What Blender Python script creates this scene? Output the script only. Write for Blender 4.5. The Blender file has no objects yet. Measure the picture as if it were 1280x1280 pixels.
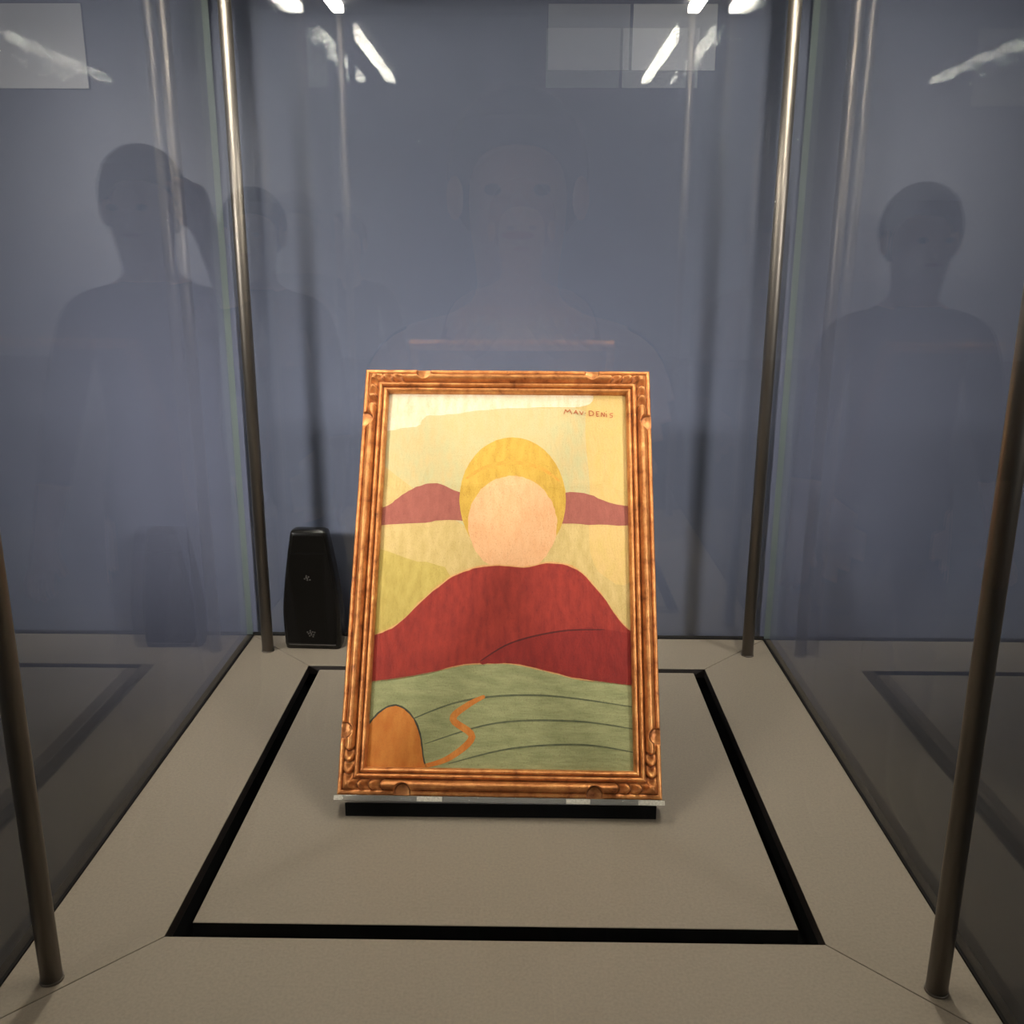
import bpy, bmesh, math, random
from mathutils import Vector, Matrix
random.seed(4)
C = bpy.context.scene.collection
S = bpy.context.scene

# ---------------------------------------------------------------- camera
CAM = Vector((0.0199, -0.5091, 0.4994))
yaw, pitch, roll = -0.01217, 0.26103, 0.0042
fw = Vector((math.sin(yaw) * math.cos(pitch), math.cos(yaw) * math.cos(pitch), -math.sin(pitch)))
rt = Vector((math.cos(yaw), -math.sin(yaw), 0))
up = rt.cross(fw)
rt, up = rt * math.cos(roll) + up * math.sin(roll), -rt * math.sin(roll) + up * math.cos(roll)
cd = bpy.data.cameras.new('camera')
cd.sensor_width = 36
cd.lens = 36 * 1178.05 / 1280
cd.clip_start = 0.004
cam = bpy.data.objects.new('camera', cd)
cam.matrix_world = Matrix(((rt.x, up.x, -fw.x, CAM.x), (rt.y, up.y, -fw.y, CAM.y), (rt.z, up.z, -fw.z, CAM.z), (0, 0, 0, 1)))
C.objects.link(cam)
S.camera = cam
S.view_settings.view_transform = 'Standard'
S.view_settings.look = 'None'
S.view_settings.exposure = 0.0
S.view_settings.gamma = 1
S.view_settings.use_curve_mapping = False
S.cycles.max_bounces = 24
S.cycles.transparent_max_bounces = 48
S.cycles.glossy_bounces = 8
S.cycles.transmission_bounces = 12
S.cycles.diffuse_bounces = 4
S.cycles.sample_clamp_indirect = 0
S.cycles.use_denoising = True
w = bpy.data.worlds.new('world')
S.world = w
w.use_nodes = True
w.node_tree.nodes['Background'].inputs[0].default_value = (0.5, 0.5, 0.6, 1)
w.node_tree.nodes['Background'].inputs[1].default_value = 0.02

# ---------------------------------------------------------------- light (gallery spots, added far-wall fill; the case strips emit by themselves)
STRIP = 110.0          # radiance of the LED strips at the top of the case
WARM = (1.0, 0.90, 0.76)
def area(name, loc, target, size, power, col, spread=math.pi):
    l = bpy.data.lights.new(name, 'AREA')
    l.shape = 'DISK'; l.size = size; l.energy = power; l.color = col; l.spread = spread
    o = bpy.data.objects.new(name, l)
    o.location = loc
    o.rotation_euler = (Vector(target) - Vector(loc)).to_track_quat('-Z', 'Y').to_euler()
    C.objects.link(o)
    return o
SPOT_L = (-2.45, -1.95, 1.45)
SPOT_R = (2.45, -1.95, 1.45)
area('spotlight_beam', SPOT_L, (-0.14, 0.7, 0.20), 0.5, 2.5, (1, .93, .88), math.radians(14))
area('spotlight_beam', SPOT_R, (0.08, 0.7, 0.20), 0.5, 1.8, (1, .93, .88), math.radians(14))
area('far_wall_fill', (-5.6, -11.0, 2.5), (-5.6, -14, .9), .6, 110, (1, .95, .9), math.radians(110))  # unseen lamps added to brighten the far wall behind the mirrored figures
area('far_wall_fill', (5.6, -11.0, 2.5), (5.6, -14, .9), .6, 60, (1, .95, .9), math.radians(110))
# ---------------------------------------------------------------- material helpers
def srgb(r, g, b):
    f = lambda c: (c / 255 / 12.92) if c / 255 <= .04045 else ((c / 255 + .055) / 1.055) ** 2.4
    return (f(r), f(g), f(b), 1)
def mat(name, col, rough=.6, metal=0, var=None, scale=40, detail=4, bump=0, bscale=200, spec=.5, stretch=None, emit=None, estr=0, fac=(.35, .7)):
    m = bpy.data.materials.new(name); m.use_nodes = True
    nt = m.node_tree; b = nt.nodes['Principled BSDF']
    b.inputs['Base Color'].default_value = (*col[:3], 1)
    b.inputs['Roughness'].default_value = rough
    b.inputs['Metallic'].default_value = metal
    b.inputs['Specular IOR Level'].default_value = spec
    tc = nt.nodes.new('ShaderNodeTexCoord'); src = tc.outputs['Object']
    if stretch:
        mp = nt.nodes.new('ShaderNodeMapping'); mp.inputs['Scale'].default_value = stretch
        nt.links.new(src, mp.inputs[0]); src = mp.outputs[0]
    if var:
        n = nt.nodes.new('ShaderNodeTexNoise'); n.inputs['Scale'].default_value = scale; n.inputs['Detail'].default_value = detail
        nt.links.new(src, n.inputs['Vector'])
        r = nt.nodes.new('ShaderNodeValToRGB')
        r.color_ramp.elements[0].position, r.color_ramp.elements[1].position = fac
        r.color_ramp.elements[0].color = (*var[:3], 1); r.color_ramp.elements[1].color = (*col[:3], 1)
        nt.links.new(n.outputs['Fac'], r.inputs[0]); nt.links.new(r.outputs[0], b.inputs['Base Color'])
    if bump:
        n2 = nt.nodes.new('ShaderNodeTexNoise'); n2.inputs['Scale'].default_value = bscale; n2.inputs['Detail'].default_value = 5
        nt.links.new(src, n2.inputs['Vector'])
        bp = nt.nodes.new('ShaderNodeBump'); bp.inputs['Strength'].default_value = bump; bp.inputs['Distance'].default_value = .0006
        nt.links.new(n2.outputs['Fac'], bp.inputs['Height']); nt.links.new(bp.outputs[0], b.inputs['Normal'])
    if emit:
        b.inputs['Emission Color'].default_value = (*emit[:3], 1); b.inputs['Emission Strength'].default_value = estr
    return m

def glass_mat(name, tint=(.965, .975, .97), f0=.072):
    # architectural glass: Fresnel reflection (Schlick on |cos|) over straight transmission, same from every side
    m = bpy.data.materials.new(name); m.use_nodes = True
    nt = m.node_tree; nt.nodes.clear()
    N = nt.nodes.new; L = nt.links.new
    out = N('ShaderNodeOutputMaterial'); mix = N('ShaderNodeMixShader')
    tr = N('ShaderNodeBsdfTransparent'); tr.inputs[0].default_value = (*tint, 1)
    gl = N('ShaderNodeBsdfGlossy'); gl.inputs['Roughness'].default_value = 0.0
    g = N('ShaderNodeNewGeometry')
    d = N('ShaderNodeVectorMath'); d.operation = 'DOT_PRODUCT'
    L(g.outputs['True Normal'], d.inputs[0]); L(g.outputs['Incoming'], d.inputs[1])
    def mth(op, a, b=None):
        k = N('ShaderNodeMath'); k.operation = op
        for i, v in enumerate((a, b)):
            if v is None: continue
            if isinstance(v, (int, float)): k.inputs[i].default_value = v
            else: L(v, k.inputs[i])
        return k.outputs[0]
    c = mth('ABSOLUTE', d.outputs['Value'])
    x = mth('SUBTRACT', 1.0, c)
    x5 = mth('POWER', x, 5.0)
    F = mth('ADD', mth('MULTIPLY', x5, 1 - f0), f0)
    L(F, mix.inputs[0]); L(tr.outputs[0], mix.inputs[1]); L(gl.outputs[0], mix.inputs[2]); L(mix.outputs[0], out.inputs[0])
    return m

M = {}
M['wall'] = mat('blue_wall_paint', (.126, .136, .198), .75, var=(.118, .127, .187), scale=2.2, bump=.08, bscale=350, spec=.2)
M['gwall'] = mat('gallery_wall_paint', (.30, .31, .34), .8, var=(.27, .28, .31), scale=1.5)
M['floor'] = mat('dark_floor', (.035, .030, .027), .5, var=(.02, .018, .017), scale=3, stretch=(1, 8, 1))
M['ceil'] = mat('grey_ceiling', (.30, .28, .26), .85)
M['panel'] = mat('speckled_grey_laminate', (.265, .222, .170), .55, var=(.225, .188, .148), scale=420, detail=3, bump=.12, bscale=900, spec=.3, fac=(.3, .62))
M['panel_edge'] = mat('panel_edge_dark', (.016, .011, .009), .6)
M['black'] = mat('matt_black', (.004, .004, .004), .9, spec=.05)
M['gasket'] = mat('black_gasket', (.008, .007, .007), .6, spec=.2)
M['rod'] = mat('dark_bronze_metal', (.22, .195, .17), .46, metal=1.0, var=(.18, .16, .14), scale=60, stretch=(1, 1, .15))
M['cap'] = mat('dark_case_top', (.03, .03, .032), .6)
M['glass'] = glass_mat('clear_glass')
M['glass_edge'] = mat('green_glass_edge', (.13, .16, .155), .3, spec=.6)
M['diffuser'] = mat('led_diffuser', (.9, .9, .9), .4, emit=(1, .93, .80), estr=STRIP)
M['plinth'] = mat('dark_grey_plinth', (.05, .048, .045), .6)

# ---------------------------------------------------------------- mesh helpers
def link(name, bm, m, parent=None, smooth=False):
    me = bpy.data.meshes.new(name)
    bmesh.ops.recalc_face_normals(bm, faces=bm.faces[:])
    bm.to_mesh(me); bm.free()
    for k in (m if isinstance(m, (list, tuple)) else [m]): me.materials.append(k)
    if smooth:
        for p in me.polygons: p.use_smooth = True
    o = bpy.data.objects.new(name, me); C.objects.link(o)
    if parent: o.parent = parent
    return o
def box(bm, x0, x1, y0, y1, z0, z1, mi=0):
    v = [bm.verts.new((x, y, z)) for z in (z0, z1) for y in (y0, y1) for x in (x0, x1)]
    fs = []
    for f in ((0, 1, 3, 2), (4, 6, 7, 5), (0, 4, 5, 1), (2, 3, 7, 6), (0, 2, 6, 4), (1, 5, 7, 3)):
        g = bm.faces.new([v[i] for i in f]); g.material_index = mi; fs.append(g)
    return fs
def boxo(name, dims, m, parent=None, bevel=0):
    bm = bmesh.new(); box(bm, *dims)
    if bevel: bmesh.ops.bevel(bm, geom=bm.edges[:], offset=bevel, segments=2, affect='EDGES', profile=.5)
    return link(name, bm, m, parent)
def cyl(bm, c, r, z0, z1, n=24, r1=None):
    r1 = r if r1 is None else r1
    a = [bm.verts.new((c[0] + r * math.cos(2 * math.pi * i / n), c[1] + r * math.sin(2 * math.pi * i / n), z0)) for i in range(n)]
    b = [bm.verts.new((c[0] + r1 * math.cos(2 * math.pi * i / n), c[1] + r1 * math.sin(2 * math.pi * i / n), z1)) for i in range(n)]
    for i in range(n): bm.faces.new((a[i], a[(i + 1) % n], b[(i + 1) % n], b[i]))
    bm.faces.new(a[::-1]); bm.faces.new(b)
def empty(name, loc=(0, 0, 0), rot=(0, 0, 0)):
    o = bpy.data.objects.new(name, None); C.objects.link(o); o.location = loc; o.rotation_euler = rot
    o.empty_display_size = .05
    return o
def tag(o, label=None, cat=None, group=None, kind=None):
    if label: o['label'] = label
    if cat: o['category'] = cat
    if group: o['group'] = group
    if kind: o['kind'] = kind
    return o
def struct(name, dims, m):
    return tag(boxo(name, dims, m), kind='structure')

# ---------------------------------------------------------------- the gallery
ZF, ZC, YB, XW = -0.95, 4.20, -14.0, 9.0
G = .35; D = .695; T = .008
tag(struct('wall_back', (-XW, XW, .714, .83, ZF, ZC), M['wall']), 'blue-grey painted gallery wall close behind the glass case')
tag(struct('floor', (-XW, XW, YB, .83, ZF - .1, ZF), M['floor']), 'dark gallery floor')
struct('wall_left', (-XW - .1, -XW, YB, .83, ZF, ZC), M['gwall'])
struct('wall_right', (XW, XW + .1, YB, .83, ZF, ZC), M['gwall'])
struct('wall_front', (-XW - .1, XW + .1, YB - .1, YB, ZF, ZC), M['gwall'])
struct('ceiling', (-XW - .1, XW + .1, YB - .1, .93, ZC, ZC + .1), M['ceil'])

# ---------------------------------------------------------------- the display case
case = empty('display_case', (0, D / 2, ZF))
tag(case, 'square clear glass museum display case with grey base panels and thin dark metal corner rods', 'display case')
def P(o):                       # parent to the case keeping world placement
    o.parent = case; o.location = o.location - Vector((0, D / 2, ZF)); return o
mg, gw = .0985, .0162           # border width, groove width
PT = .012                       # laminate board thickness
gi = G - mg
def prism(pts, z0, z1, mats, name, bev=.0006):
    bm = bmesh.new()
    lo = [bm.verts.new((x, y, z0)) for x, y in pts]; hi = [bm.verts.new((x, y, z1)) for x, y in pts]
    n = len(pts)
    bm.faces.new(lo[::-1]); top = bm.faces.new(hi)
    for i in range(n):
        f = bm.faces.new((lo[i], lo[(i + 1) % n], hi[(i + 1) % n], hi[i])); f.material_index = 1
    if bev: bmesh.ops.bevel(bm, geom=[e for e in top.edges], offset=bev, segments=2, affect='EDGES', profile=.5)
    return link(name, bm, mats)
j = .0005
E_ = G - .0014
pm = [M['panel'], M['panel_edge']]
ye, yb = .0014, D - .0014
strips = [
    [(-E_ + j, ye), (E_ - j, ye), (gi - j, mg), (-gi + j, mg)],
    [(E_, ye + j), (E_, yb - j), (gi, D - mg - j), (gi, mg + j)],
    [(E_ - j, yb), (-E_ + j, yb), (-gi + j, D - mg), (gi - j, D - mg)],
    [(-E_, yb - j), (-E_, ye + j), (-gi, mg + j), (-gi, D - mg - j)]]
for s in strips:
    P(prism(s, -PT, 0, pm, 'border_panel'))
ci = gi - gw
P(prism([(-ci, mg + gw), (ci, mg + gw), (ci, D - mg - .0125), (-ci, D - mg - .0125)], -PT, 0, [M['panel'], M['black']], 'centre_panel'))
P(boxo('groove_tray', (-G - .012, G + .012, -.012, D + .012, -.05, -.034), M['black']))
bm = bmesh.new()                # carriers that hold the boards above the tray
box(bm, -ci + .02, ci - .02, mg + gw + .02, D - mg - .033, -.034, -PT)
for x0, x1, y0, y1 in ((-G + .004, G - .004, .004, mg - .015), (-G + .004, G - .004, D - mg + .015, D - .004), (-G + .004, -gi - .015, mg - .015, D - mg + .015), (gi + .015, G - .004, mg - .015, D - mg + .015)):
    box(bm, x0, x1, y0, y1, -.034, -PT)
P(link('board_carrier', bm, M['black']))
P(boxo('plinth', (-G - .012, G + .012, -.012, D + .012, ZF, -.05), M['plinth'], bevel=.002))
# black gasket channel under the panes
for d in ((-G - T, -G + .0012, 0, D, -.034, .0012), (G - .0012, G + T, 0, D, -.034, .0012), (-G - T, G + T, D - .0012, D + T, -.034, .0012), (-G - T, G + T, -T, .0012, -.034, .0012)):
    P(boxo('gasket_strip', d, M['gasket']))
ZT = .935
panes = [('glass_pane', (-G - T, G + T, -T, 0)), ('glass_pane', (-G - T, -G, .0005, D - .0005)), ('glass_pane', (G, G + T, .0005, D - .0005)), ('glass_pane', (-G - T, G + T, D, D + T))]
for n, (x0, x1, y0, y1) in panes:
    bm = bmesh.new(); fs = box(bm, x0, x1, y0, y1, .0013, ZT)
    thin_x = (x1 - x0) < (y1 - y0)
    bm.normal_update()
    for f in fs:
        c = f.normal
        if abs(c.z) > .5: f.material_index = 2
        elif (thin_x and abs(c.x) < .5) or (not thin_x and abs(c.y) < .5): f.material_index = 1
    P(link(n, bm, [M['glass'], M['glass_edge'], M['gasket']]))
for x in (-.3155, .3155):
    for y in (.053, .6415):
        bm = bmesh.new(); cyl(bm, (x, y), .0074, .0016, ZT, 28); cyl(bm, (x, y), .0082, 0, .0018, 28)
        P(link('corner_rod', bm, M['rod'], smooth=False))
for o in bpy.data.objects:
    if o.name.startswith('corner_rod'):
        for p in o.data.polygons: p.use_smooth = len(p.vertices) == 4
P(boxo('added_strip_baffle', (-G + .002, G - .002, .655, .693, .818, ZT), M['cap'], bevel=.001))  # unseen baffle added to keep strip light off the top of the wall
P(boxo('case_top', (-G - .012, G + .012, -.012, D + .012, ZT, ZT + .11), M['cap'], bevel=.002))
for x in (-.314, .314):
    P(boxo('light_strip', (x - .0100, x + .0100, .075, .605, .922, ZT), M['diffuser'], bevel=.0015))

# ---------------------------------------------------------------- framed painting on its acrylic stand
TH, PS = .5637, -.0114
ex = Vector((math.cos(PS), math.sin(PS), 0)); bk = Vector((-math.sin(PS), math.cos(PS), 0))
ez = Vector((0, 0, 1)) * math.cos(TH) + bk * math.sin(TH)
nn = ex.cross(ez)
FD = .020                        # depth of the frame
O = Vector((-.0006, .264, .02)) - nn * .015      # origin: bottom centre of the frame's back plane
def plane_matrix(o): return Matrix(((ex.x, ez.x, nn.x, o.x), (ex.y, ez.y, nn.y, o.y), (ex.z, ez.z, nn.z, o.z), (0, 0, 0, 1)))
pic = empty('framed_painting'); pic.matrix_world = plane_matrix(O)
tag(pic, 'small painted panel in a carved gilt wooden frame, leaning back on a clear acrylic stand', 'painting')
FW, FH, RW = .3020, .4345, .0258
def gold():
    m = bpy.data.materials.new('worn_gilding'); m.use_nodes = True
    nt = m.node_tree; N = nt.nodes.new; L = nt.links.new; b = nt.nodes['Principled BSDF']
    tc = N('ShaderNodeTexCoord')
    n1 = N('ShaderNodeTexNoise'); n1.inputs['Scale'].default_value = 90; n1.inputs['Detail'].default_value = 8; n1.inputs['Roughness'].default_value = .65
    L(tc.outputs['Object'], n1.inputs[0])
    r = N('ShaderNodeValToRGB'); e = r.color_ramp.elements
    e[0].position = .27; e[0].color = (.16, .045, .015, 1); e[1].position = .74; e[1].color = (.84, .45, .145, 1)
    k = e.new(.42); k.color = (.52, .19, .055, 1); k = e.new(.56); k.color = (.70, .29, .09, 1)
    L(n1.outputs['Fac'], r.inputs[0])
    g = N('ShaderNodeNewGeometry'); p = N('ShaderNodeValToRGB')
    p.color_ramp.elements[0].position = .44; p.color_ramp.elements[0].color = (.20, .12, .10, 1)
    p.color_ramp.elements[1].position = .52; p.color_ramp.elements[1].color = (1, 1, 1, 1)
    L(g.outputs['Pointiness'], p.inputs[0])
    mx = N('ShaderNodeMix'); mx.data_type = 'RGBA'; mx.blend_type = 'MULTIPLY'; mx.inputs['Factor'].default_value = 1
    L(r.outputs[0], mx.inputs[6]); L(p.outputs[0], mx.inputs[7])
    n3 = N('ShaderNodeTexVoronoi'); n3.inputs['Scale'].default_value = 150; L(tc.outputs['Object'], n3.inputs[0])
    r3 = N('ShaderNodeValToRGB'); r3.color_ramp.elements[0].position = .045; r3.color_ramp.elements[0].color = (.12, .06, .04, 1)
    r3.color_ramp.elements[1].position = .085; r3.color_ramp.elements[1].color = (1, 1, 1, 1)
    L(n3.outputs['Distance'], r3.inputs[0])
    m2 = N('ShaderNodeMix'); m2.data_type = 'RGBA'; m2.blend_type = 'MULTIPLY'; m2.inputs['Factor'].default_value = .8
    L(mx.outputs[2], m2.inputs[6]); L(r3.outputs[0], m2.inputs[7])
    L(m2.outputs[2], b.inputs['Base Color'])
    b.inputs['Metallic'].default_value = .55; b.inputs['Roughness'].default_value = .40
    n2 = N('ShaderNodeTexNoise'); n2.inputs['Scale'].default_value = 380; n2.inputs['Detail'].default_value = 6
    L(tc.outputs['Object'], n2.inputs[0])
    bp = N('ShaderNodeBump'); bp.inputs['Strength'].default_value = .45; bp.inputs['Distance'].default_value = .0008
    L(n2.outputs['Fac'], bp.inputs['Height']); L(bp.outputs[0], b.inputs['Normal'])
    return m
M['gold'] = gold()
M['wood'] = mat('old_brown_wood', (.10, .055, .03), .7)
# profile (distance in from the outer edge, height over the back plane), millimetres
prof = [(0, 0), (0, 6), (0, 11), (0.3, 13), (1.2, 14.2), (2.6, 14.6), (3.8, 14.2), (4.6, 13.2), (5.0, 13.6), (5.6, 15.4), (6.4, 17.2), (7.4, 18.8), (8.5, 19.7), (9.6, 20), (10.7, 19.7), (11.8, 18.8), (12.8, 17.2), (13.6, 15.4), (14.2, 13.6), (14.7, 13.0), (15.3, 13.6), (16.0, 15.2), (17.0, 16.2), (18.0, 16.2), (18.9, 15.2), (19.5, 13.2), (20.0, 12.2), (20.5, 12.6), (21.3, 13.6), (22.4, 14.0), (23.4, 13.5), (24.6, 12.0), (25.3, 10.4), (25.6, 8.0), (25.6, 4.6)]
def sm(a, b, x):
    x = max(0, min(1, (x - a) / (b - a))); return x * x * (3 - 2 * x)
def carve(a, t, h, seed, gpos):
    # a: distance from the frame's corner along the rail, t: in from the outer edge (mm)
    d = 0
    rng = random.Random(seed)
    if 12 < a < 48 and 4.8 < t < 14.4:
        q = (t - 9.6) / 4.8
        ph = (a - 13 + 3.6 * (1 - q * q)) / 10.6
        if 0 <= ph < 3.0:
            k = ph - math.floor(ph)
            d = 7.0 * (sm(0.05, .8, k) * (1 - sm(.86, 1.0, k))) * (1 - q * q * .75)
    r = math.hypot(a - gpos, (t - 3.2) * .92)
    R_ = 8.2
    if r < R_ and t > .2:
        target = 11.6 - 1.0 * sm(0, 1, 1 - r / R_)
        k = 1 - sm(R_ - 1.3, R_, r)
        d = max(d, (h - target) * k)
    return h - max(0, d)
def rail(L, side, seed):
    bm = bmesh.new(); Lm = L * 1000
    ss = []
    x = 0
    while x < 78: ss.append(x); x += .62
    mid = []
    y = 78
    while y < Lm - 78: mid.append(y); y += 7
    ss = ss + mid + [Lm - s for s in ss[::-1]]
    # finer profile
    pr = []
    for (a, b) in zip(prof, prof[1:]):
        n = 1 if b[0] < 1 else (3 if 4 < b[0] < 15 else 2)
        for i in range(n): pr.append((a[0] + (b[0] - a[0]) * i / n, a[1] + (b[1] - a[1]) * i / n))
    pr.append(prof[-1])
    rng = random.Random(seed)
    ph = rng.random() * 6
    rows = []
    for s in ss:
        row = []
        for t, h in pr:
            u = max(s, t); u = min(u, Lm - t) if Lm - t > t else u
            near = min(u, Lm - u)
            end = 0 if u < Lm / 2 else 1
            hh = carve(near, t, h, seed, (61, 57)[side % 2] + (0, 1.5)[end]) if h > 11 else h
            if h > 12: hh += .12 * math.sin(u * .09 + ph + t) + .07 * math.sin(u * .31 + ph * 2)
            row.append(bm.verts.new((u / 1000 - L / 2, t / 1000, hh / 1000)))
        rows.append(row)
    for i in range(len(rows) - 1):
        for k in range(len(pr) - 1):
            try: bm.faces.new((rows[i][k], rows[i + 1][k], rows[i + 1][k + 1], rows[i][k + 1]))
            except ValueError: pass
    for r0 in (0, -1):
        pass
    # flat underside
    for i in range(len(rows) - 1):
        bm.faces.new((rows[i][0], rows[i][-1], rows[i + 1][-1], rows[i + 1][0]))
    bmesh.ops.remove_doubles(bm, verts=bm.verts[:], dist=.00002)
    return bm
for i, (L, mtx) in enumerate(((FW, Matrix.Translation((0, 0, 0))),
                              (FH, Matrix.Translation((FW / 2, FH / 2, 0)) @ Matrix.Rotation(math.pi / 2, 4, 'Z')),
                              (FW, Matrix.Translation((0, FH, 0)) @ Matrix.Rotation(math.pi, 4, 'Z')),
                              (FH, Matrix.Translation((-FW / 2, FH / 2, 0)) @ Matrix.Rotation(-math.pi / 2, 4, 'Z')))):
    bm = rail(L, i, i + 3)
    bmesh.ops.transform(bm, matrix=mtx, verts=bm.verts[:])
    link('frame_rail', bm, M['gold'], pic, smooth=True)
CX0, CX1, CY0, CY1 = -FW / 2 + .022, FW / 2 - .022, .022, FH - .022
boxo('backing_board', (-FW / 2 + .012, FW / 2 - .012, .012, FH - .012, .0002, .0040), M['wood'], pic)

# --- the picture: a plain landscape of flat colour shapes (a stand-in of the same size and colours)
def paint(name, rgb, rgb2, rough=.62, stretch=(1, .35, 1), scale=150):
    k = .70
    a = srgb(*rgb); b = srgb(*rgb2)
    m = mat(name, [c * k for c in a[:3]], rough, var=[c * k for c in b[:3]], scale=scale, detail=9, bump=1.0, bscale=430, spec=.3, stretch=stretch, fac=(.32, .64))
    nt = m.node_tree; N = nt.nodes.new; L = nt.links.new; bs = nt.nodes['Principled BSDF']
    old = bs.inputs['Base Color'].links[0].from_socket
    tc = N('ShaderNodeTexCoord'); v = N('ShaderNodeTexNoise'); v.inputs['Scale'].default_value = 1500; v.inputs['Detail'].default_value = 2
    mp = N('ShaderNodeMapping'); mp.inputs['Scale'].default_value = (1, .45, 1); mp.inputs['Rotation'].default_value = (0, 0, .5)
    L(tc.outputs['Object'], mp.inputs[0]); L(mp.outputs[0], v.inputs[0])
    r = N('ShaderNodeValToRGB'); r.color_ramp.elements[0].position = .30; r.color_ramp.elements[0].color = (.52, .47, .38, 1)
    r.color_ramp.elements[1].position = .44; r.color_ramp.elements[1].color = (1, 1, 1, 1)
    L(v.outputs['Fac'], r.inputs[0])
    x = N('ShaderNodeMix'); x.data_type = 'RGBA'; x.blend_type = 'MULTIPLY'; x.inputs['Factor'].default_value = .55
    L(old, x.inputs[6]); L(r.outputs[0], x.inputs[7]); L(x.outputs[2], bs.inputs['Base Color'])
    return m
PA = {
    'ochre': paint('ochre_paint', (232, 200, 132), (214, 184, 112)),
    'ochre_low': paint('olive_ochre_paint', (216, 190, 100), (196, 170, 84)),
    'cream': paint('cream_paint', (252, 236, 204), (240, 214, 172)),
    'sage_sky': paint('pale_sage_paint', (214, 202, 148), (226, 198, 138)),
    'pinkish': paint('warm_band_paint', (240, 200, 128), (232, 196, 116)),
    'yellow': paint('yellow_paint', (232, 186, 76), (212, 166, 58)),
    'amber': paint('amber_paint', (238, 166, 60), (232, 178, 70)),
    'peach': paint('peach_paint', (255, 196, 142), (248, 184, 128)),
    'mauve': paint('mauve_paint', (182, 104, 88), (168, 92, 78)),
    'pink': paint('pink_paint', (228, 140, 112), (216, 128, 98)),
    'red': paint('red_paint', (176, 56, 40), (150, 42, 32)),
    'red_low': paint('deep_red_paint', (158, 42, 32), (140, 32, 26)),
    'dark_red': paint('dark_red_line', (104, 26, 20), (84, 22, 18)),
    'sage': paint('sage_green_paint', (178, 178, 126), (156, 158, 108), stretch=(.3, 1, 1)),
    'green_line': paint('grey_green_line', (112, 116, 82), (90, 96, 70)),
    'orange': paint('orange_paint', (232, 146, 62), (218, 126, 44)),
    'dark': paint('dark_line', (84, 80, 62), (60, 58, 46)),
    'sig': paint('signature_paint', (206, 112, 72), (196, 98, 60)),
    'rim': paint('pale_rim_paint', (244, 184, 120), (236, 168, 100)),
}
names = list(PA); mats = [PA[k] for k in names]
CW = .2533; CH = .3880
def st(s, t, k):
    t2 = t + .14 * t * (1 - t)
    return Vector((-.1254 + s * CW + .001 * t, .4083 - t2 * CH, 0.0066 + .00005 * k))
def pxst(x, y):           # authoring grid of the canvas, 476 rows by about 320 columns
    a = (y - 492) / 476
    return ((x - 485 + 27 * a) / (301 + 38 * a), a)
def smooth_pts(pts, closed=True, n=5):
    out = []; N_ = len(pts)
    rg = range(N_) if closed else range(N_ - 1)
    for i in rg:
        p0, p1, p2, p3 = [Vector(pts[(i + q) % N_] if closed else pts[max(0, min(N_ - 1, i + q))]) for q in (-1, 0, 1, 2)]
        for k in range(n):
            t = k / n
            out.append(.5 * ((2 * p1) + (p2 - p0) * t + (2 * p0 - 5 * p1 + 4 * p2 - p3) * t * t + (3 * p1 - p0 - 3 * p2 + p3) * t ** 3))
    if not closed: out.append(Vector(pts[-1]))
    return out
def blob(bm, col, pts, k, smooth=True, wob=.6, n=5, seed=0):
    rg = random.Random(seed)
    q = smooth_pts([Vector(p) for p in pts], True, n) if smooth else [Vector(p) for p in pts]
    q = [Vector((p.x + rg.uniform(-wob, wob), p.y + rg.uniform(-wob, wob))) for p in q]
    vs = [bm.verts.new(st(*[min(1.03, max(-.03, c)) for c in pxst(*p)], k)) for p in q]
    f = bm.faces.new(vs); f.material_index = names.index(col)
    return f
def stroke(bm, col, pts, wd, k, taper=.35, n=6, sm_=True):
    q = smooth_pts([Vector(p) for p in pts], False, n) if sm_ else [Vector(p) for p in pts]
    prev = None; m_ = len(q) - 1
    for i, p in enumerate(q):
        d = (q[min(i + 1, m_)] - q[max(i - 1, 0)]).normalized(); nrm = Vector((-d.y, d.x))
        wv = wd / 2 * (taper + (1 - taper) * math.sin(math.pi * (i + .35) / (m_ + .7)) ** .6)
        a = bm.verts.new(st(*pxst(*(p + nrm * wv)), k)); b = bm.verts.new(st(*pxst(*(p - nrm * wv)), k))
        if prev: bm.faces.new((prev[0], a, b, prev[1])).material_index = names.index(col)
        prev = (a, b)
bm = bmesh.new(); box(bm, CX0, CX1, CY0, CY1, .0042, .0065, names.index('ochre'))
canvas = link('canvas', bm, mats, pic)
bm = bmesh.new()
L_, R2 = 440, 830
blob(bm, 'ochre_low', [(L_, 706), (520, 700), (560, 712), (560, 760), (530, 800), (520, 860), (516, 985), (L_, 985)], 1, wob=1, seed=1)
blob(bm, 'sage_sky', [(478, 533), (540, 514), (640, 508), (733, 512), (736, 560), (734, 640), (700, 650), (600, 660), (560, 640), (480, 580)], 1, wob=1.5, seed=2)
blob(bm, 'pinkish', [(736, 500), (800, 500), (800, 610), (790, 720), (742, 700), (738, 610)], 1.5, wob=1, seed=3)
blob(bm, 'cream', [(470, 480), (560, 480), (680, 480), (735, 484), (740, 500), (720, 506), (660, 507), (600, 511), (560, 516), (532, 519), (522, 531), (500, 534), (470, 534)], 2, wob=.8, seed=4)
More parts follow.
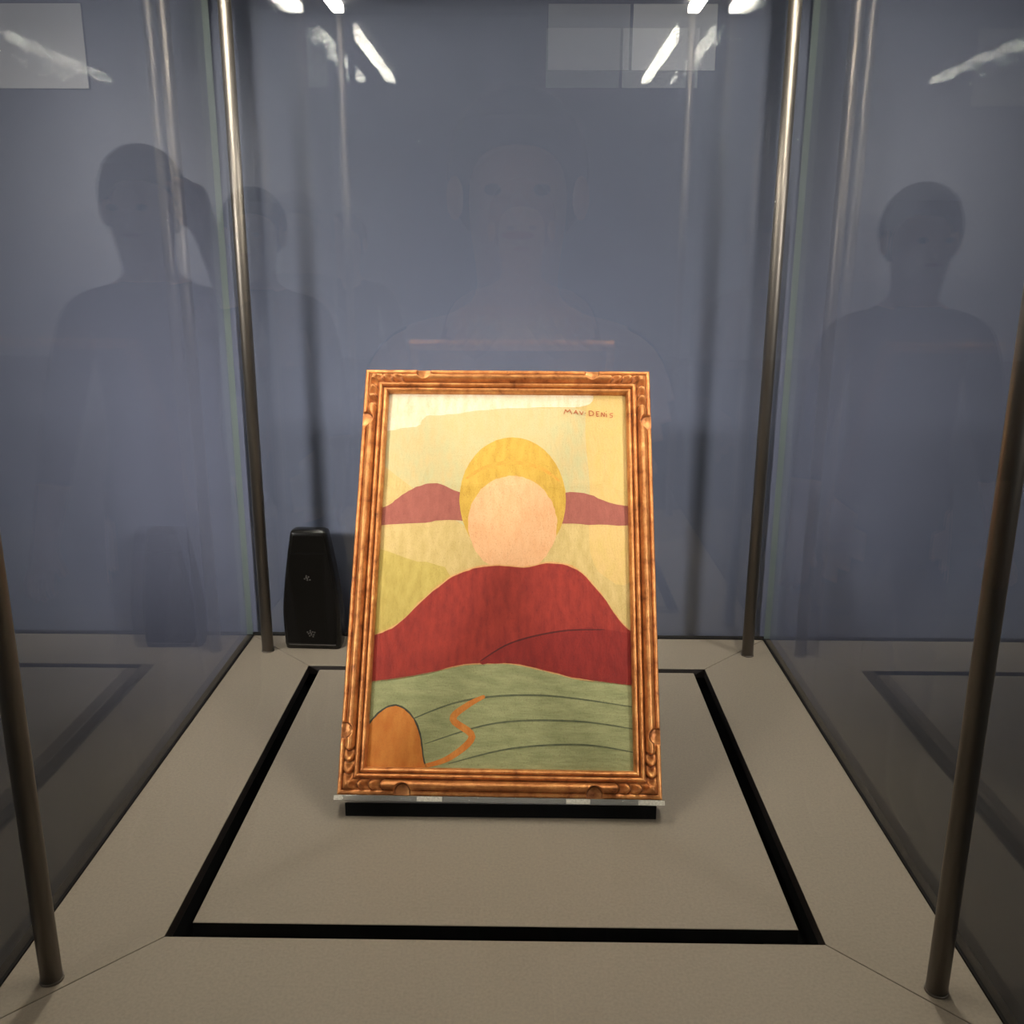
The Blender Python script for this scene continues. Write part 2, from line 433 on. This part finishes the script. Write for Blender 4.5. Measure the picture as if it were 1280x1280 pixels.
# mauve hills on the skyline, sun, red hills right across, meadow, haystack and path
blob(bm, 'mauve', [(440, 640), (480, 632), (500, 618), (524, 605), (545, 602), (575, 613), (620, 628), (620, 650), (560, 647), (520, 652), (440, 655)], 3, seed=5)
blob(bm, 'mauve', [(660, 626), (706, 612), (737, 614), (770, 626), (830, 632), (830, 650), (760, 652), (706, 650), (660, 648)], 3, seed=6)
def disc(cx, cy, rx, ry, n=40): return [(cx + rx * math.cos(2 * math.pi * i / n), cy + ry * math.sin(2 * math.pi * i / n)) for i in range(n)]
blob(bm, 'yellow', disc(641, 622, 67, 78), 6, n=1, wob=.3)
stroke(bm, 'amber', [(582, 596), (606, 582), (640, 575), (676, 582), (700, 598)], 5, 7, .3)
blob(bm, 'peach', disc(641, 652, 56, 60), 8, n=2, wob=.7, seed=8)
red = [(430, 800), (470, 792), (500, 776), (528, 748), (560, 722), (592, 708), (625, 704), (655, 706), (690, 700), (722, 708), (752, 738), (780, 776), (810, 794), (850, 800), (850, 850), (740, 846), (690, 836), (640, 826), (580, 828), (520, 842), (430, 850)]
blob(bm, 'rim', [(x, y + (1.8 if y > 800 else -1.8)) for x, y in red], 9, wob=.7, seed=10)
blob(bm, 'red', red, 10, wob=.5, seed=11)
blob(bm, 'red_low', [(600, 826), (640, 800), (700, 784), (760, 782), (850, 806), (850, 849), (740, 845), (690, 835), (640, 825)], 11, wob=1.0, seed=12)
stroke(bm, 'dark_red', [(600, 824), (640, 800), (700, 785), (756, 782)], 2.2, 12, .25)
blob(bm, 'sage', [(430, 846), (520, 842), (580, 829), (640, 827), (690, 837), (740, 847), (850, 850), (850, 990), (430, 990)], 9, n=3, wob=.5, seed=13)
for pts in ([(500, 905), (580, 874), (680, 866), (800, 880)], [(530, 930), (620, 902), (720, 898), (800, 908)], [(560, 955), (640, 934), (730, 928), (800, 938)]):
    stroke(bm, 'green_line', pts, 2.4, 13, .2)
blob(bm, 'dark', [(440, 930), (458, 906), (474, 888), (494, 880), (512, 890), (524, 912), (529, 945), (529, 985), (440, 985)], 14, wob=.4, seed=14)
blob(bm, 'orange', [(440, 932), (459, 908), (475, 890), (494, 882), (511, 892), (522, 913), (527, 945), (527, 985), (440, 985)], 15, wob=.4, seed=15)
stroke(bm, 'orange', [(524, 960), (560, 948), (590, 920), (566, 898), (584, 880), (606, 868)], 9, 14, .3)
# signature lettering, lettered at its place
sg = lambda x, y: (690 + x / 12.8, 495 + y / 12.8)
def ink(*pts): stroke(bm, 'sig', [sg(*p) for p in pts], 1.05, 16, .9, 2, False)
ink((200, 255), (228, 180)); ink((228, 180), (256, 225)); ink((256, 225), (296, 180)); ink((296, 180), (326, 258))
ink((360, 250), (392, 192)); ink((392, 192), (425, 260)); ink((372, 228), (412, 230))
ink((452, 205), (486, 265)); ink((486, 265), (512, 208))
ink((538, 238), (552, 240))
ink((604, 205), (612, 280)); ink((600, 203), (650, 203)); ink((650, 203), (682, 235)); ink((682, 235), (668, 268)); ink((668, 268), (610, 280))
ink((722, 215), (728, 288)); ink((718, 214), (768, 210)); ink((724, 250), (758, 248)); ink((728, 288), (762, 284))
ink((800, 292), (806, 224)); ink((806, 224), (850, 292)); ink((850, 292), (852, 224))
ink((880, 240), (886, 298)); ink((878, 204), (884, 212))
ink((992, 238), (945, 240)); ink((945, 240), (940, 264)); ink((940, 264), (984, 276)); ink((984, 276), (976, 302)); ink((976, 302), (936, 304))
bmesh.ops.triangulate(bm, faces=bm.faces[:])
for f in bm.faces:
    f.normal_update()
    if f.normal.z < 0: f.normal_flip()
me = bpy.data.meshes.new('painted_landscape'); bm.to_mesh(me); bm.free()
for m_ in mats: me.materials.append(m_)
po = bpy.data.objects.new('painted_landscape', me); C.objects.link(po); po.parent = canvas

# --- acrylic stand
acr = bpy.data.materials.new('clear_acrylic'); acr.use_nodes = True
b = acr.node_tree.nodes['Principled BSDF']
b.inputs['Base Color'].default_value = (.78, .76, .70, 1); b.inputs['Transmission Weight'].default_value = .8
b.inputs['Roughness'].default_value = .06; b.inputs['IOR'].default_value = 1.49
stand = empty('acrylic_stand'); stand.matrix_world = plane_matrix(O)
tag(stand, 'clear acrylic picture stand with a thin ledge under the gilt frame', 'stand')
LW = .1525
boxo('ledge', (-LW, LW, -.0052, -.0002, -.006, .0195), acr, stand, bevel=.0006)
boxo('back_plate', (-.10, .10, -.0002, .30, -.006, -.001), acr, stand, bevel=.0006)
# rear strut down to the base (local -z runs back and down)
def wpt(x, y, z): return plane_matrix(O).inverted() @ Vector((x, y, z))
pts = [(.349, .115), (.357, .118), (.420, .0005), (.404, .0005)]
for xx in (-.045, .04):
    bm = bmesh.new()
    a = [bm.verts.new(wpt(xx, *q)) for q in pts]; c = [bm.verts.new(wpt(xx + .005, *q)) for q in pts]
    bm.faces.new(a[::-1]); bm.faces.new(c)
    for i in range(4): bm.faces.new((a[i], a[(i + 1) % 4], c[(i + 1) % 4], c[i]))
    link('rear_strut', bm, acr, stand)
M['glint'] = mat('glint_colour', (.62, .57, .48), .7, var=(.4, .37, .31), scale=600)
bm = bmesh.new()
wd = [(.262, .0), (.262, .0138), (.2765, .0050), (.2765, .0)]  # black wedge added as the dark shade beneath the ledge
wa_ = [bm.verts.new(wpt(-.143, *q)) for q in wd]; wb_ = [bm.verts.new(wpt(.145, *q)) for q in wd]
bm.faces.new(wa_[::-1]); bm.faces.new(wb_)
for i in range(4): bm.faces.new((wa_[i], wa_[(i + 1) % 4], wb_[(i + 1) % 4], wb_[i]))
tag(link('ledge_shade_wedge', bm, M['black'], stand), 'added black wedge standing in for the shade under the ledge')
GLINTS = [(x0, x1, -.0049, -.0005, .0196, .0198) for x0, x1 in ((-.1522, -.144), (-.0755, -.052), (.062, .084), (.128, .1522))]  # pale patches laid on the ledge front as painted glints of the acrylic
for d in GLINTS: boxo('ledge_glint', d, M['glint'], stand)

# ---------------------------------------------------------------- black climate sensor at the back left
M['gloss_black'] = mat('gloss_black_plastic', (.004, .0035, .003), .2, spec=.35)
M['satin_black'] = mat('satin_black_plastic', (.003, .0025, .002), .3, spec=.12)
M['mark'] = mat('grey_print', (.04, .034, .03), .5)
sen = empty('climate_sensor', (-.2570, .662, 0), (0, 0, math.radians(-2)))
tag(sen, 'black tapered plastic sensor box standing between the rear left rod and the frame', 'sensor')
def loft(bm, rings, n=10):
    prev = None
    for (z, hw, hd, r, cy) in rings:
        vs = []
        for cx_, cy_, a0 in ((hw - r, hd - r, 0), (-hw + r, hd - r, 90), (-hw + r, -hd + r, 180), (hw - r, -hd + r, 270)):
            for i in range(n + 1):
                a = math.radians(a0 + 90 * i / n); vs.append(bm.verts.new((cx_ + r * math.cos(a), cy + cy_ + r * math.sin(a), z)))
        if prev:
            m_ = len(vs)
            for i in range(m_): bm.faces.new((prev[i], prev[(i + 1) % m_], vs[(i + 1) % m_], vs[i]))
        else: bm.faces.new(vs[::-1])
        prev = vs
    bm.faces.new(prev)
def hwid(z): return .0375 + .0012 * math.sin(min(1, z / .06) * math.pi / 2) - .0148 * max(0, (z - .05) / .11) ** 1.35
rings = []
for i in range(0, 25):
    z = .0008 + .1555 * i / 24
    rings.append((z, hwid(z) - (.0012 if i == 0 else 0), .0145 - .0035 * z / .16 - (.001 if i == 0 else 0), .006, .002 * z / .16))
for dz, dw in ((.0022, .0006), (.0042, .002), (.0058, .0046), (.0062, .0072)):
    rings.append((.1563 + dz, hwid(.1563) - dw, .011 - dw, .0055 - dw * .5, .002))
bm = bmesh.new(); loft(bm, rings); body = link('housing', bm, M['gloss_black'], sen, smooth=True)
bm = bmesh.new()
for i in range(20):      # recessed front plate
    pass
def plate(z0, z1, inset, y, m, name, par, th=.0006):
    bm = bmesh.new(); n = 12; f = []; bkk = []
    zs = [z0 + (z1 - z0) * i / n for i in range(n + 1)]
    outl = [(hwid(z) - inset, z) for z in zs] + [(-(hwid(z) - inset), z) for z in zs[::-1]]
    yy = lambda z: y + .0055 * z / .16
    for x, z in outl: f.append(bm.verts.new((x, yy(z), z))); bkk.append(bm.verts.new((x, yy(z) + th, z)))
    bm.faces.new(f); bm.faces.new(bkk[::-1])
    for i in range(len(f)): bm.faces.new((f[i], f[(i + 1) % len(f)], bkk[(i + 1) % len(f)], bkk[i]))
    return link(name, bm, m, par)
fp = plate(.0088, .131, .0052, -.0151, M['satin_black'], 'front_plate', sen, .0012)
plate(.133, .155, .0052, -.0151, M['satin_black'], 'top_window', sen, .0012)
tag(boxo('base_line', (-.031, .031, -.0150, -.0143, .0060, .0072), M['mark'], sen), 'thin grey line along the foot')
bm = bmesh.new()
for cx_, cz, n_, r_ in ((-.003, .098, 7, .0012), (-.001, .0225, 11, .0013)):
    rg = random.Random(n_)
    for i in range(n_):
        a = i * 2.4; rr = .0013 * math.sqrt(i) * 1.15
        x = cx_ + rr * math.cos(a) * 1.2; z = cz + rr * math.sin(a); yf = -.0151 + .0055 * z / .16
        box(bm, x - r_ * .7, x + r_ * .7, yf - .00025, yf + .0001, z - r_ * .7, z + r_ * .7)
tag(link('printed_mark', bm, M['mark'], sen), kind='stuff')

# ---------------------------------------------------------------- light boxes high on the far gallery wall (seen as reflections in the case glass)
for x0, x1, z0, z1, e, lab in ((.31, 1.47, 3.08, 3.95, .30, 'dim light box left of the brightest one, mirrored at the top of the rear glass'),
                       (1.49, 2.68, 3.08, 3.95, .80, 'brightest light box, mirrored at the top right of the rear glass'),
                       (-8.8, -6.2, 2.83, 3.95, .60, 'wide light box mirrored at the top of the left glass')):
    t = empty('light_box', ((x0 + x1) / 2, YB + .003, z0)); tag(t, lab, 'light', 'light boxes on the far wall')
    mm = mat('panel_glow_' + str(int(e * 100)), (.8, .78, .74), .6, emit=(1, .94, .82), estr=e)
    hx = (x1 - x0) / 2; hz = z1 - z0
    boxo('diffuser', (-hx + .01, hx - .01, .01, .04, .01, hz - .01), mm, t)
    bm = bmesh.new()
    for d in ((-hx, hx, 0, .01), (-hx, hx, hz - .01, hz), (-hx, -hx + .01, .01, hz - .01), (hx - .01, hx, .01, hz - .01)): box(bm, d[0], d[1], .0, .045, d[2], d[3])
    link('housing', bm, M['cap'], t)

# ---------------------------------------------------------------- the two people in front of the case (reflections in the panes)
M['skin'] = mat('skin', (.45, .26, .18), .6)
M['coat'] = mat('dark_jacket', (.018, .018, .022), .85)
M['jeans'] = mat('dark_trousers', (.02, .022, .03), .9)
M['hair'] = mat('dark_hair', (.010, .008, .007), .7)
M['shoe'] = mat('black_shoe', (.01, .01, .01), .5)
M['eye'] = mat('eye', (.12, .10, .09), .4)
def person(x, y, height, label, hands, lean=0):
    # hands: target points (local, metres above the floor) for left and right hand; facing +y
    k = height / 1.75
    root = empty('person', (x, y, ZF)); tag(root, label, 'person', None)
    V = []; R_ = []; E = []
    def v(p, r, par=None, sc=True):
        q = Vector(p) * (k if sc else 1); V.append(q); R_.append(r * k if isinstance(r, float) else (r[0] * k, r[1] * k)); i = len(V) - 1
        if par is not None: E.append((par, i))
        return i
    pel = v((0, 0, .96), (.155, .115)); wa = v((0, .005, 1.10), (.135, .10), pel); ch = v((0, 0, 1.28), (.155, .115), wa)
    st_ = v((0, -.01, 1.41), (.12, .085), ch); nk = v((0, 0, 1.49), (.055, .055), st_); hb = v((0, .015, 1.56), (.068, .078), nk)
    hm_ = v((0, .018, 1.635), (.078, .092), hb); v((0, .005, 1.70), (.062, .075), hm_)
    for sx in (-1, 1):
        hp = v((sx * .09, 0, .90), .088, pel); kn = v((sx * .11, .02, .50), .058, hp); an = v((sx * .12, -.01, .09), .042, kn)
        v((sx * .13, .13, .035), (.042, .032), an)
    for sx in (-1, 1):
        sh = v((sx * .18, -.01, 1.405), .056, st_)
        hand = Vector(hands[sx]) / k
        shp = Vector((sx * .18, -.01, 1.405)); dv = hand - shp; dl = min(dv.length, .54); mid = shp + dv * .5
        drop = math.sqrt(max(.0004, .275 ** 2 - (dl / 2) ** 2)); el = mid + Vector((sx * .35, -.1, -1)).normalized() * drop
        e = v(el, .043, sh); f = v(el.lerp(hand, .9), .030, e)
        fw_ = (hand - el).normalized(); side = Vector((1, 0, 0))
        palm = hand + fw_ * .03; pm_ = v(palm, (.038, .020), f)
        upv = side.cross(fw_).normalized()
        for q, (off, ln) in enumerate(((-.027, .062), (-.009, .074), (.009, .070), (.027, .055))):
            a = v(palm + side * off + fw_ * .035, .0095, pm_); b_ = v(palm + side * off + fw_ * (.035 + ln * .55) - upv * .008, .0085, a)
            v(palm + side * off * .95 + fw_ * (.035 + ln * .8) - upv * .030, .0072, b_)
        a = v(palm - side * sx * .036 + fw_ * .0, .011, pm_); v(palm - side * sx * .052 + fw_ * .035 - upv * .015, .0085, a)
    me = bpy.data.meshes.new('body'); me.from_pydata([tuple(q) for q in V], E, [])
    o = bpy.data.objects.new('body', me); C.objects.link(o)
    sk = o.modifiers.new('skin', 'SKIN'); sub = o.modifiers.new('sub', 'SUBSURF'); sub.levels = 2; sub.render_levels = 2
    for i, r in enumerate(R_):
        me.skin_vertices[0].data[i].radius = (r, r) if isinstance(r, float) else r
    me.skin_vertices[0].data[0].use_root = True
    dg = bpy.context.evaluated_depsgraph_get(); nm = bpy.data.meshes.new_from_object(o.evaluated_get(dg))
    bpy.data.objects.remove(o)
    b = bpy.data.objects.new('body', nm); C.objects.link(b); b.parent = root
    for m_ in (M['skin'], M['coat'], M['jeans'], M['shoe']): nm.materials.append(m_)
    hs = [Vector(hands[-1]), Vector(hands[1])]
    for p in nm.polygons:
        c = p.center; p.use_smooth = True
        if min((c - h).length for h in hs) < .10 * k + .06: p.material_index = 0
        elif c.z > 1.475 * k and abs(c.x) < .14: p.material_index = 0
        elif c.z > .93 * k: p.material_index = 1
        elif c.z > .10 * k: p.material_index = 2
        else: p.material_index = 3
        if abs(c.x) > .15 * k and c.z > .8 * k and p.material_index == 2: p.material_index = 1
    # hair cap
    def ell(name, c, r, m_, cut=None, n=20):
        bm = bmesh.new(); bmesh.ops.create_uvsphere(bm, u_segments=n, v_segments=n // 2 + 2, radius=1)
        if cut: bmesh.ops.delete(bm, geom=[q for q in bm.verts if cut(q.co)], context='VERTS')
        for q in bm.verts: q.co = Vector((q.co.x * r[0], q.co.y * r[1], q.co.z * r[2])) * k + Vector(c) * k
        return link(name, bm, m_, root, smooth=True)
    ell('hair', (0, .000, 1.665), (.098, .112, .112), M['hair'], cut=lambda q: q.y > .35 and q.z < .45 or q.z < -.75, n=28)
    for sx in (-1, 1):
        ell('eye', (sx * .032, .100, 1.635), (.012, .008, .008), M['eye'], n=10)
        ell('ear', (sx * .088, .005, 1.63), (.012, .02, .03), M['skin'], n=10)
    ell('nose', (0, .112, 1.612), (.012, .018, .020), M['skin'], n=10)
    ell('mouth', (0, .098, 1.578), (.024, .008, .006), mat('lips', (.35, .12, .10), .5), n=10)
    return root
person(.01, -.80, 1.64, 'photographer in dark clothes close to the case front, both hands raised, facing the painting', {-1: (-.09, .13, 1.30), 1: (.09, .13, 1.30)})
person(-.80, -1.62, 1.66, 'visitor mirrored as the large dark silhouette in the left glass, raising one hand', {-1: (-.25, .12, .82), 1: (.17, .12, 1.50)})
person(-.74, -2.25, 1.62, 'visitor standing further back, mirrored just right of the large left silhouette', {-1: (-.24, .08, .80), 1: (.24, .08, .80)})
person(.92, -1.75, 1.60, 'visitor mirrored as the faint dark shape in the right glass', {-1: (-.24, .08, .80), 1: (.24, .08, .80)})
